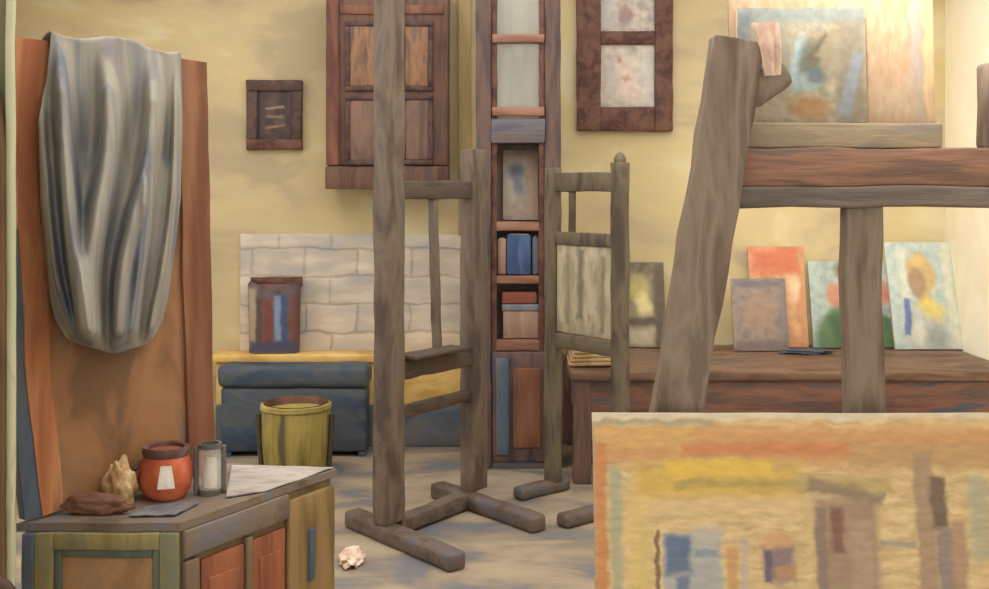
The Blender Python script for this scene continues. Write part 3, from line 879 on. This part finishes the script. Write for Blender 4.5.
canvas('painting', 738, 8, 866, 124, 2.83, 2.85, ztray, M['art_easel'], 'grey-blue abstract painting standing on the tray of the large easel', 'painting', th=0.02)
M['art_peach'] = picture('peach_art', (730, -60, 936, 126), [(166, 132, 98), (176, 142, 108), (176, 150, 122)], [
    ('b', 912, -60, 924, 126, (160, 146, 134), 0.6, 0), ('b', 926, -60, 936, 126, (190, 160, 116), 0.5, 0), ('b', 868, 90, 920, 124, (178, 152, 120), 0.7, 0)], 6, streak=(1.5, 0.4))
canvas('blank_canvas', 730, -60, 933, 124, 2.875, 2.91, ztray, M['art_peach'], 'tall peach-toned canvas standing behind the grey-blue painting on the tray', 'canvas', th=0.025, edge='tray')
# pink rag tucked over the clamp
pr = P(768, 72, b1 - 0.01)
bm = NB()
def ragf(u, v):
    w = 0.07 * (1 - 0.55 * v)
    return Vector((pr.x + (u - 0.5) * w + 0.02 * v - 0.012, b1 - 0.032 + 0.008 * math.sin(9 * u + 2 * v) - 0.012 * math.sin(math.pi * v), pr.z + 0.115 - 0.125 * v))
sheet(bm, ragf, 10, 12, 0.006)
tag(obj('rag', bm, M['pink'], origin=pr), 'pale pink rag tucked into the top clamp of the large easel', 'rag')

# ------------------------------------------------------------------ canvas in the right foreground
M['fg'] = picture('studio_art', (597, 415, 1040, 925), [(196, 164, 112), (212, 180, 122), (222, 194, 136)], [
    ('b', 560, 428, 1060, 466, (202, 144, 84), 0.5, 0), ('b', 560, 426, 700, 452, (206, 160, 92), 0.6, 0), ('b', 690, 446, 860, 456, (204, 128, 76), 0.8, 0), ('b', 860, 445, 1040, 470, (190, 150, 96), 0.6, 0),
    ('b', 640, 466, 810, 500, (210, 170, 66), 0.55, 0), ('b', 670, 462, 780, 476, (224, 184, 56), 0.6, 1), ('b', 680, 482, 860, 490, (176, 154, 78), 0.7, 0), ('b', 800, 478, 900, 492, (184, 160, 96), 0.6, 0),
    ('b', 640, 500, 830, 516, (214, 182, 124), 0.6, 0),
    ('b', 594, 410, 1035, 421, (206, 192, 166), 0.5, 0), ('b', 592, 422, 720, 427, (166, 158, 130), 0.6, 0),
    ('b', 590, 430, 600, 925, (170, 150, 120), 0.5, 0), ('b', 599, 445, 611, 925, (204, 134, 70), 0.4, 0), ('b', 614, 470, 626, 925, (172, 166, 130), 0.5, 0), ('b', 630, 500, 655, 925, (216, 186, 108), 0.5, 0),
    ('b', 659, 527, 664, 925, (128, 98, 70), 0.6, 0), ('b', 668, 533, 725, 925, (166, 168, 164), 0.12, 0), ('b', 669, 535, 695, 572, (92, 110, 140), 0.3, 0), ('b', 679, 575, 692, 600, (106, 124, 148), 0.4, 0), ('o', 695, 525, 724, 545, (186, 176, 160), 0.5, 0),
    ('b', 700, 548, 724, 556, (140, 148, 156), 0.6, 0), ('b', 730, 548, 741, 925, (206, 152, 92), 0.5, 0), ('b', 744, 540, 753, 925, (188, 172, 146), 0.5, 0),
    ('b', 768, 545, 798, 580, (134, 112, 118), 0.35, 0), ('o', 766, 532, 800, 548, (206, 158, 104), 0.5, 0), ('b', 769, 548, 776, 582, (108, 96, 112), 0.5, 0), ('b', 780, 566, 800, 576, (190, 140, 90), 0.6, 0),
    ('b', 822, 500, 886, 925, (160, 130, 106), 0.2, 0), ('b', 816, 487, 892, 500, (146, 124, 100), 0.5, -10), ('b', 838, 508, 850, 552, (134, 92, 76), 0.5, 0), ('b', 822, 510, 832, 925, (140, 120, 108), 0.5, 0), ('b', 856, 520, 880, 925, (178, 146, 118), 0.5, 0),
    ('b', 888, 540, 922, 546, (164, 152, 130), 0.6, 0), ('b', 924, 455, 944, 925, (168, 138, 108), 0.3, 0), ('b', 940, 478, 956, 530, (112, 90, 78), 0.4, 2), ('b', 944, 530, 962, 925, (142, 126, 118), 0.3, 0), ('b', 958, 520, 974, 925, (176, 140, 108), 0.4, 0),
    ('b', 978, 480, 1000, 560, (176, 168, 136), 0.5, 0)], 6, streak=(0.4, 1.4))
canvas('unfinished_painting', 597, 415, 1042, 930, 2.40, 2.605, 0.0, M['fg'], 'large yellow and orange studio painting leaning against the large easel in front', 'painting', th=0.035, edge='edge_grey')

# ------------------------------------------------------------------ dresser at the left, with the tall panel
zd = 0.75
A, B, C_ = onz(16, 523, zd), onz(180, 523, zd), onz(337, 469, zd)
Dd = onz(212, 462, zd)
t = thing('dresser', 'painted wooden dresser with panelled sides in the left foreground', 'dresser', ((A.x + C_.x) / 2, 3.45, 0))
quad = [A, B, C_, Dd]
cen = sum(quad, Vector()) / 4
def ins(k, z): return [Vector((cen.x + (p.x - cen.x) * k, cen.y + (p.y - cen.y) * k, z)) for p in quad]
obj('dresser_top', one(prism, ins(1.0, zd - 0.024), (0, 0, 0.024), 0.003), M['dres_top'], t)
ib = ins(0.95, 0.0)
obj('body', one(prism, ins(0.95, 0.02), (0, 0, zd - 0.044), 0.0), M['dres_body'], t)
a_, b_, c_ = ib[0], ib[1], ib[2]
def side_block(p, q, s0, s1, z0, z1, out, th, mat, name, parent, lab=None):
    dr = (q - p); ln = dr.length; dr = dr.normalized()
    n = Vector((dr.y, -dr.x, 0))
    o = p + dr * ((s0 + s1) / 2 * ln) + n * (out - th / 2)
    o = Vector((o.x, o.y, (z0 + z1) / 2))
    bm = NB()
    gbox(bm, frame_mat(o, dr, -n, Vector((0, 0, 1))), (s1 - s0) * ln / 2, th / 2, (z1 - z0) / 2, r=0.004, j=0.003)
    return obj(name, bm, mat, parent, label=lab)
dr = side_block(a_, b_, 0.06, 0.94, 0.06, zd - 0.06, 0.012, 0.02, M['dres_tan'], 'end_panel', t)
for s0, s1, z0, z1 in ((0.08, 0.20, 0.03, zd - 0.026), (0.88, 1.0, 0.03, zd - 0.026), (0.20, 0.88, zd - 0.074, zd - 0.026), (0.20, 0.88, 0.03, 0.13)):
    side_block(a_, b_, s0, s1, z0, z1, 0.03, 0.03, M['dres_green'], 'panel_frame', dr, 'olive green frame')
side_block(a_, b_, 0.0, 0.08, 0.02, zd - 0.026, 0.032, 0.03, M['slate'], 'post', t, 'slate grey corner post')
for s0, s1, z0, z1 in ((0.20, 0.25, 0.13, zd - 0.074), (0.83, 0.88, 0.13, zd - 0.074), (0.25, 0.83, zd - 0.098, zd - 0.074)):
    side_block(a_, b_, s0, s1, z0, z1, 0.022, 0.02, M['dres_teal'], 'bead', dr, 'teal bead')
side_block(b_, c_, 0.0, 0.66, zd - 0.105, zd - 0.026, 0.02, 0.024, M['dres_top'], 'apron', t)
for s0, s1, mt, lb in ((0.10, 0.36, 'dres_red', 'red-brown door'), (0.42, 0.64, 'dres_red', 'red-brown door')):
    q = side_block(b_, c_, s0, s1, 0.08, zd - 0.13, 0.014, 0.016, M[mt], 'door', t, lb)
    side_block(b_, c_, s0 + 0.04, s1 - 0.04, 0.14, zd - 0.19, 0.02, 0.012, M['dres_red'], 'panel', q)
for s0, s1 in ((0.0, 0.08), (0.37, 0.41)):
    side_block(b_, c_, s0, s1, 0.02, zd - 0.115, 0.022, 0.024, M['dres_body'], 'post', t)
q = side_block(b_, c_, 0.66, 1.0, 0.03, zd - 0.05, 0.02, 0.02, M['dres_ochre'], 'drawer_stack', t, 'ochre end panel')
side_block(b_, c_, 0.79, 0.83, zd - 0.33, zd - 0.16, 0.03, 0.014, M['slate'], 'pull', q, 'slate blue vertical pull')

# tall panel standing on the dresser's far edge
pL, pR = onz(46, 516, zd), onz(214, 471, zd)
bdir = Vector((pR.x - pL.x, pR.y - pL.y, 0)).normalized()
bn = Vector((bdir.y, -bdir.x, 0))                         # faces the room
def onboard(px, py, off=0.0):
    ray = Vector(((px - CX) / F, 1.0, -(py - HY) / F))
    cam = Vector((0, 0, EYE))
    k = (pL + bn * off - cam).dot(bn) / ray.dot(bn)
    return cam + ray * k
def bquad(pts, off, th, mat, name, parent, lab=None, j=0.005):
    P3 = [onboard(x, y, off) for x, y in pts]
    for p in P3:
        p.z = max(p.z, zd + 0.006)
    return obj(name, one(prism, P3, -bn * th, j), mat, parent, smooth=False, label=lab)
t = thing('tall_panel', 'tall orange-brown wooden panel with raised stiles standing on the dresser', 'panel', (pL + pR) / 2)
bquad([(16, 39), (206, 63), (214, 471), (44, 516)], 0.0, 0.02, M['board'], 'panel', t)
bquad([(12, 230), (19, 230), (25, 360), (42, 516), (24, 520), (15, 400)], 0.012, 0.03, M['slate'], 'edge_strip', t, 'slate grey outer edge')
bquad([(12, 37), (48, 41), (50, 360), (64, 508), (42, 517), (25, 360), (19, 230)], 0.015, 0.03, M['board_or'], 'stile', t, 'bright orange stile')
bquad([(178, 58), (207, 62), (215, 471), (190, 478)], 0.015, 0.03, M['board_red'], 'stile', t, 'red-brown stile')
bquad([(44, 40), (182, 58), (182, 78), (44, 62)], 0.013, 0.03, M['board_red'], 'top_rail', t, 'red-brown top rail')
# cloth over its top
rid = [([(30, 60), (153, 65), (285, 77), (350, 90)], 12, 1.0), ([(30, 106), (127, 113), (214, 99), (285, 85), (350, 98)], 16, 1.1),
       ([(30, 156), (153, 152), (255, 124), (330, 118), (350, 118)], 13, 1.0), ([(30, 178), (200, 174), (300, 158), (350, 144)], 6, 0.4),
       ([(190, 150), (300, 136), (350, 130)], 8, 0.6), ([(100, 40), (200, 46), (300, 58), (350, 84)], 7, 0.3)]
def interp(tab, y):
    for (y0, a), (y1, b) in zip(tab, tab[1:]):
        if y <= y1:
            f = max(0, (y - y0) / (y1 - y0))
            return a + (b - a) * f
    return tab[-1][1]
LE = [(30, 52), (80, 47), (120, 38), (200, 40), (260, 46), (300, 50), (320, 55), (338, 66), (349, 82), (354, 98)]
RE = [(50, 181), (120, 183), (200, 181), (260, 174), (300, 168), (320, 163), (338, 154), (348, 142), (354, 130)]
VN = 70
def clothf(u, v):
    if v < 0.1:                                            # part thrown over the back of the panel
        w = v / 0.1
        px = 52 + (181 - 52) * u
        ytop = 33 + 19 * u + 4 * math.sin(u * 9)
        a = math.pi * (1 - w)
        p = onboard(px, ytop, 0.05)
        return p + bn * (0.045 * (math.cos(a) - 1)) + Vector((0, 0, 0.02 * math.sin(a) - 0.10 * (1 - w) ** 2))
    f = (v - 0.1) / 0.9
    yb = 354 - 11 * (2 * u - 1.05) ** 2
    y0 = 33 + 19 * u + 4 * math.sin(u * 9)
    py = y0 + (yb - y0) * f
    xl_, xr_ = interp(LE, py), interp(RE, py)
    px = xl_ + (xr_ - xl_) * u
    s = (py - 40) / 300
    h = 0.0
    for tab, wd, hh in rid:
        if py < tab[0][0] - 15: continue
        k = min(1.0, (py - tab[0][0] + 15) / 30)
        xc = sum(interp(tab, py + q) for q in (-45, -30, -15, 0, 15, 30, 45)) / 7
        dx = (px - xc) / wd
        h += k * hh * 0.105 * math.exp(-(abs(dx) / 0.70) ** 2.6)
    edge = min(1.0, min(u, 1 - u) / 0.06)
    belly = 0.045 * math.sin(math.pi * min(1, max(0, (f - 0.35) / 0.65))) 
    tuck = 1 - max(0, (f - 0.93) / 0.07)
    off = 0.05 + min(1.0, f * 6) * (h * (0.5 + 0.5 * edge) * (0.55 + 0.6 * min(1, f * 3)) + belly * edge) * (0.25 + 0.75 * tuck)
    off += 0.008 * noise.noise(Vector((px * 0.06, py * 0.02, 0)))
    return onboard(px, py, off)
bm = NB()
sheet(bm, clothf, 190, 130, 0.006)
bmesh.ops.smooth_vert(bm, verts=bm.verts, factor=0.5, use_axis_x=True, use_axis_y=True, use_axis_z=True)
tag(obj('draped_cloth', bm, M['cloth'], origin=onboard(115, 60)), 'grey-blue cloth hung in long folds over the top of the tall panel', 'cloth')

# things on the dresser top
c = onz(166, 497, zd) + Vector((0, 0, 0.004))
r = 26 / F * c.y
t = thing('round_pot', 'round orange-red pot with a painted white highlight standing on the dresser', 'pot', c)
obj('body', one(lathe, c, [(0.0, 0.0), (r * 0.74, 0.0), (r * 0.94, 0.025), (r, 0.06), (r * 0.97, 0.095), (r * 0.84, 0.125), (r * 0.72, 0.135), (0.0, 0.132)], 40, 0.003), M['orange_pot'], t)
obj('rim', one(lathe, c, [(r * 0.68, 0.13), (r * 0.84, 0.126), (r * 0.9, 0.14), (r * 0.86, 0.155), (r * 0.7, 0.153), (r * 0.68, 0.13)], 40, 0.003), M['dark_rim'], t, label='dark mauve rim')
obj('inside', one(lathe, c, [(0.0, 0.136), (r * 0.66, 0.138), (r * 0.66, 0.142), (0.0, 0.14)], 30), M['dres_red'], t, label='orange-brown inside')
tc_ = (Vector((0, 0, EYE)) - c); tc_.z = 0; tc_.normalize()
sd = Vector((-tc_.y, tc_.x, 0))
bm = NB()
def highlightf(u, v):
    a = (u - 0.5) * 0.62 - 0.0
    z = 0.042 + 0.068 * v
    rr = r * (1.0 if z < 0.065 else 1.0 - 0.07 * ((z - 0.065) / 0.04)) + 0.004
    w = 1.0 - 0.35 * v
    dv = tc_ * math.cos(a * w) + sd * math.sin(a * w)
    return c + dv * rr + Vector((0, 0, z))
sheet(bm, highlightf, 10, 8, 0.002)
obj('painted_highlight', bm, M['white'], t, label='painted white highlight')  # highlight on the glaze, modelled as a white patch
hp = []
for i in range(11):
    a = math.pi * i / 10
    hp.append(c - sd * (r * 0.86 + 0.03 * math.sin(a)) + Vector((0, 0, 0.11 - 0.07 * i / 10)))
obj('handle', one(tube, hp, 0.009), M['dark_rim'], t)
c = onz(210, 494, zd)
t = thing('glass_jar', 'small grey jar of white paint between the orange pot and the paper', 'jar', c)
rj = 11.5 / F * c.y
obj('body', one(lathe, c, [(0, 0), (rj * 0.9, 0), (rj, 0.012), (rj, 0.02), (rj * 0.94, 0.02), (0, 0.018)], 28, 0.001), M['jarglass'], t)
obj('wall', one(lathe, c, [(rj * 0.99, 0.02), (rj, 0.13), (rj * 0.86, 0.15), (rj * 0.82, 0.15), (rj * 0.93, 0.128), (rj * 0.93, 0.02), (rj * 0.99, 0.02)], 28, 0.0), M['glass'], t, label='clear glass wall')
obj('paint', one(lathe, c, [(0, 0.022), (rj * 0.6, 0.022), (rj * 0.62, 0.06), (rj * 0.5, 0.118), (0, 0.12)], 24, 0.004), M['white'], t, label='white paint')
obj('rim', one(lathe, c, [(rj * 0.8, 0.145), (rj * 0.98, 0.145), (rj * 1.0, 0.16), (rj * 0.8, 0.16), (rj * 0.8, 0.145)], 28), M['jarglass'], t)
for s in (-1, 1):
    obj('clip', one(tube, [c + sd * (s * (rj * 1.0 + 0.006)) + Vector((0, 0, z)) for z in (0.004, 0.05, 0.1, 0.15)], 0.008), M['jarglass'], t)
p = onz(120, 503, zd)
tag(obj('crumpled_rag', one(lump, p, 0.045, 0.03, 0.075, 0.42, 11, 1.7), M['cream_rag'], origin=p), 'crumpled cream and yellow rag left of the orange pot', 'rag')
p = onz(96, 514, zd)
tag(obj('brown_rag', one(lump, p, 0.095, 0.022, 0.034, 0.3, 5), M['brown_rag'], origin=p), 'flattened reddish brown rag on the dresser at the foot of the panel', 'rag')
p = onz(140, 511, zd)
def flatsheet(cs, z, amp, seed, th, nu=16, nv=10):
    P4 = [onz(x, y, z) for x, y in cs]
    bm = NB()
    def fn(u, v):
        q = P4[0].lerp(P4[1], u).lerp(P4[3].lerp(P4[2], u), v)
        q.z = z + th + 0.001 + amp * (0.5 + 0.5 * noise.noise(Vector((u * 4 + seed, v * 3, 0))))
        return q
    sheet(bm, fn, nu, nv, th)
    return bm
tag(obj('cloth_strip', flatsheet([(128, 518), (176, 517), (200, 504), (150, 508)], zd, 0.008, 2, 0.003), M['blue_rag'], origin=p), 'blue-grey cloth strip lying flat in front of the orange pot', 'cloth')
p = onz(280, 485, zd)
tag(obj('paper_sheet', flatsheet([(226, 499), (268, 492), (334, 469), (232, 467)], zd, 0.006, 7, 0.003), M['paper'], origin=p), 'pale lavender-grey paper sheet on the far corner of the dresser', 'paper')

# ------------------------------------------------------------------ chair at the lower left corner, paper scrap on the floor
t = thing('wooden_chair', 'dark wooden chair showing only its rounded backrest corner at bottom left', 'chair', (-1.16, 2.1, 0))
yb = 2.3
xe = X(30, yb)
ztp = Z(567, yb)
obj('seat', one(box, (xe - 0.42, yb - 0.40, 0.43), (xe, yb, 0.47), r=0.015), M['chair'], t)
for px_, py_ in ((xe - 0.40, yb - 0.38), (xe - 0.05, yb - 0.38), (xe - 0.40, yb - 0.04), (xe - 0.05, yb - 0.04)):
    obj('leg', one(post, (px_ + 0.015, py_ + 0.015, 0), (px_ + 0.015, py_ + 0.015, 0.43), 0.035, 0.035), M['chair'], t)
pts = []
for i in range(17):
    a = math.pi * i / 16
    pts.append((xe - 0.20 + 0.185 * (abs(math.cos(a)) ** 0.35) * (1 if a < math.pi / 2 else -1), yb - 0.02, 0.45 + (ztp - 0.47) * (max(0.0, math.sin(a)) ** 0.22)))
obj('back_hoop', one(tube, pts, 0.02), M['chair'], t)
for s in (-0.09, 0.0, 0.09):
    obj('spindle', one(tube, [(xe - 0.20 + s, yb - 0.02, 0.46), (xe - 0.20 + s, yb - 0.02, ztp - 0.03)], 0.009), M['chair'], t)
p = onz(352, 562, 0)
tag(obj('rag', one(lump, p, 0.05, 0.11, 0.03, 0.4, 8), M['pink'], origin=p), 'small pinkish rag on the floor beside the dresser', 'rag')

# ------------------------------------------------------------------ light, world, camera
def area(name, loc, target, sx, sy, power, col):
    la = bpy.data.lights.new(name, 'AREA')
    la.shape = 'RECTANGLE'
    la.size, la.size_y, la.energy, la.color = sx, sy, power, col
    o = bpy.data.objects.new(name, la)
    COL.objects.link(o)
    o.location = loc
    o.rotation_euler = (Vector(target) - Vector(loc)).to_track_quat('-Z', 'Y').to_euler()
    return o
area('overhead_fill', (0.1, 3.9, TOP + 0.3), (0.1, 4.0, 0), 4.4, 3.8, 80, (1.0, 0.97, 0.92))  # added fill lamp, unseen above the ceiling opening
area('left_fill', (LX - 0.5, 4.9, 2.0), (2.5, 5.9, 1.2), 2.9, 1.9, 35, (1.0, 0.96, 0.88))  # added fill lamp, unseen beyond the left wall opening
la = bpy.data.lights.new('corner_fill_spot', 'SPOT')          # unseen spot added to brighten the right-hand corner
la.energy, la.spot_size, la.spot_blend, la.shadow_soft_size, la.color = 1200, math.radians(40), 0.9, 0.25, (1.0, 0.95, 0.86)
o = bpy.data.objects.new('corner_fill_spot', la)
COL.objects.link(o)
o.location = (0.2, 1.0, 3.15)
o.rotation_euler = (Vector((2.95, 6.9, 1.75)) - Vector(o.location)).to_track_quat('-Z', 'Y').to_euler()
w = bpy.data.worlds.new('daylight')
SC.world = w
w.use_nodes = True
w.node_tree.nodes['Background'].inputs[0].default_value = (1.0, 0.97, 0.93, 1)
w.node_tree.nodes['Background'].inputs[1].default_value = 1.75

cam = bpy.data.cameras.new('camera')
cam.sensor_width = 36
cam.lens = 36 * F / 989
cam.shift_y = -(294.5 - HY) / 989
cam.clip_start = 0.05
co = bpy.data.objects.new('camera', cam)
COL.objects.link(co)
co.location = (0, 0, EYE)
co.rotation_euler = (math.pi / 2, 0, 0)
SC.camera = co
vs = SC.view_settings
vs.view_transform = 'Standard'
vs.look = 'None'
vs.gamma = 1
vs.use_curve_mapping = False
vs.exposure = 0.0
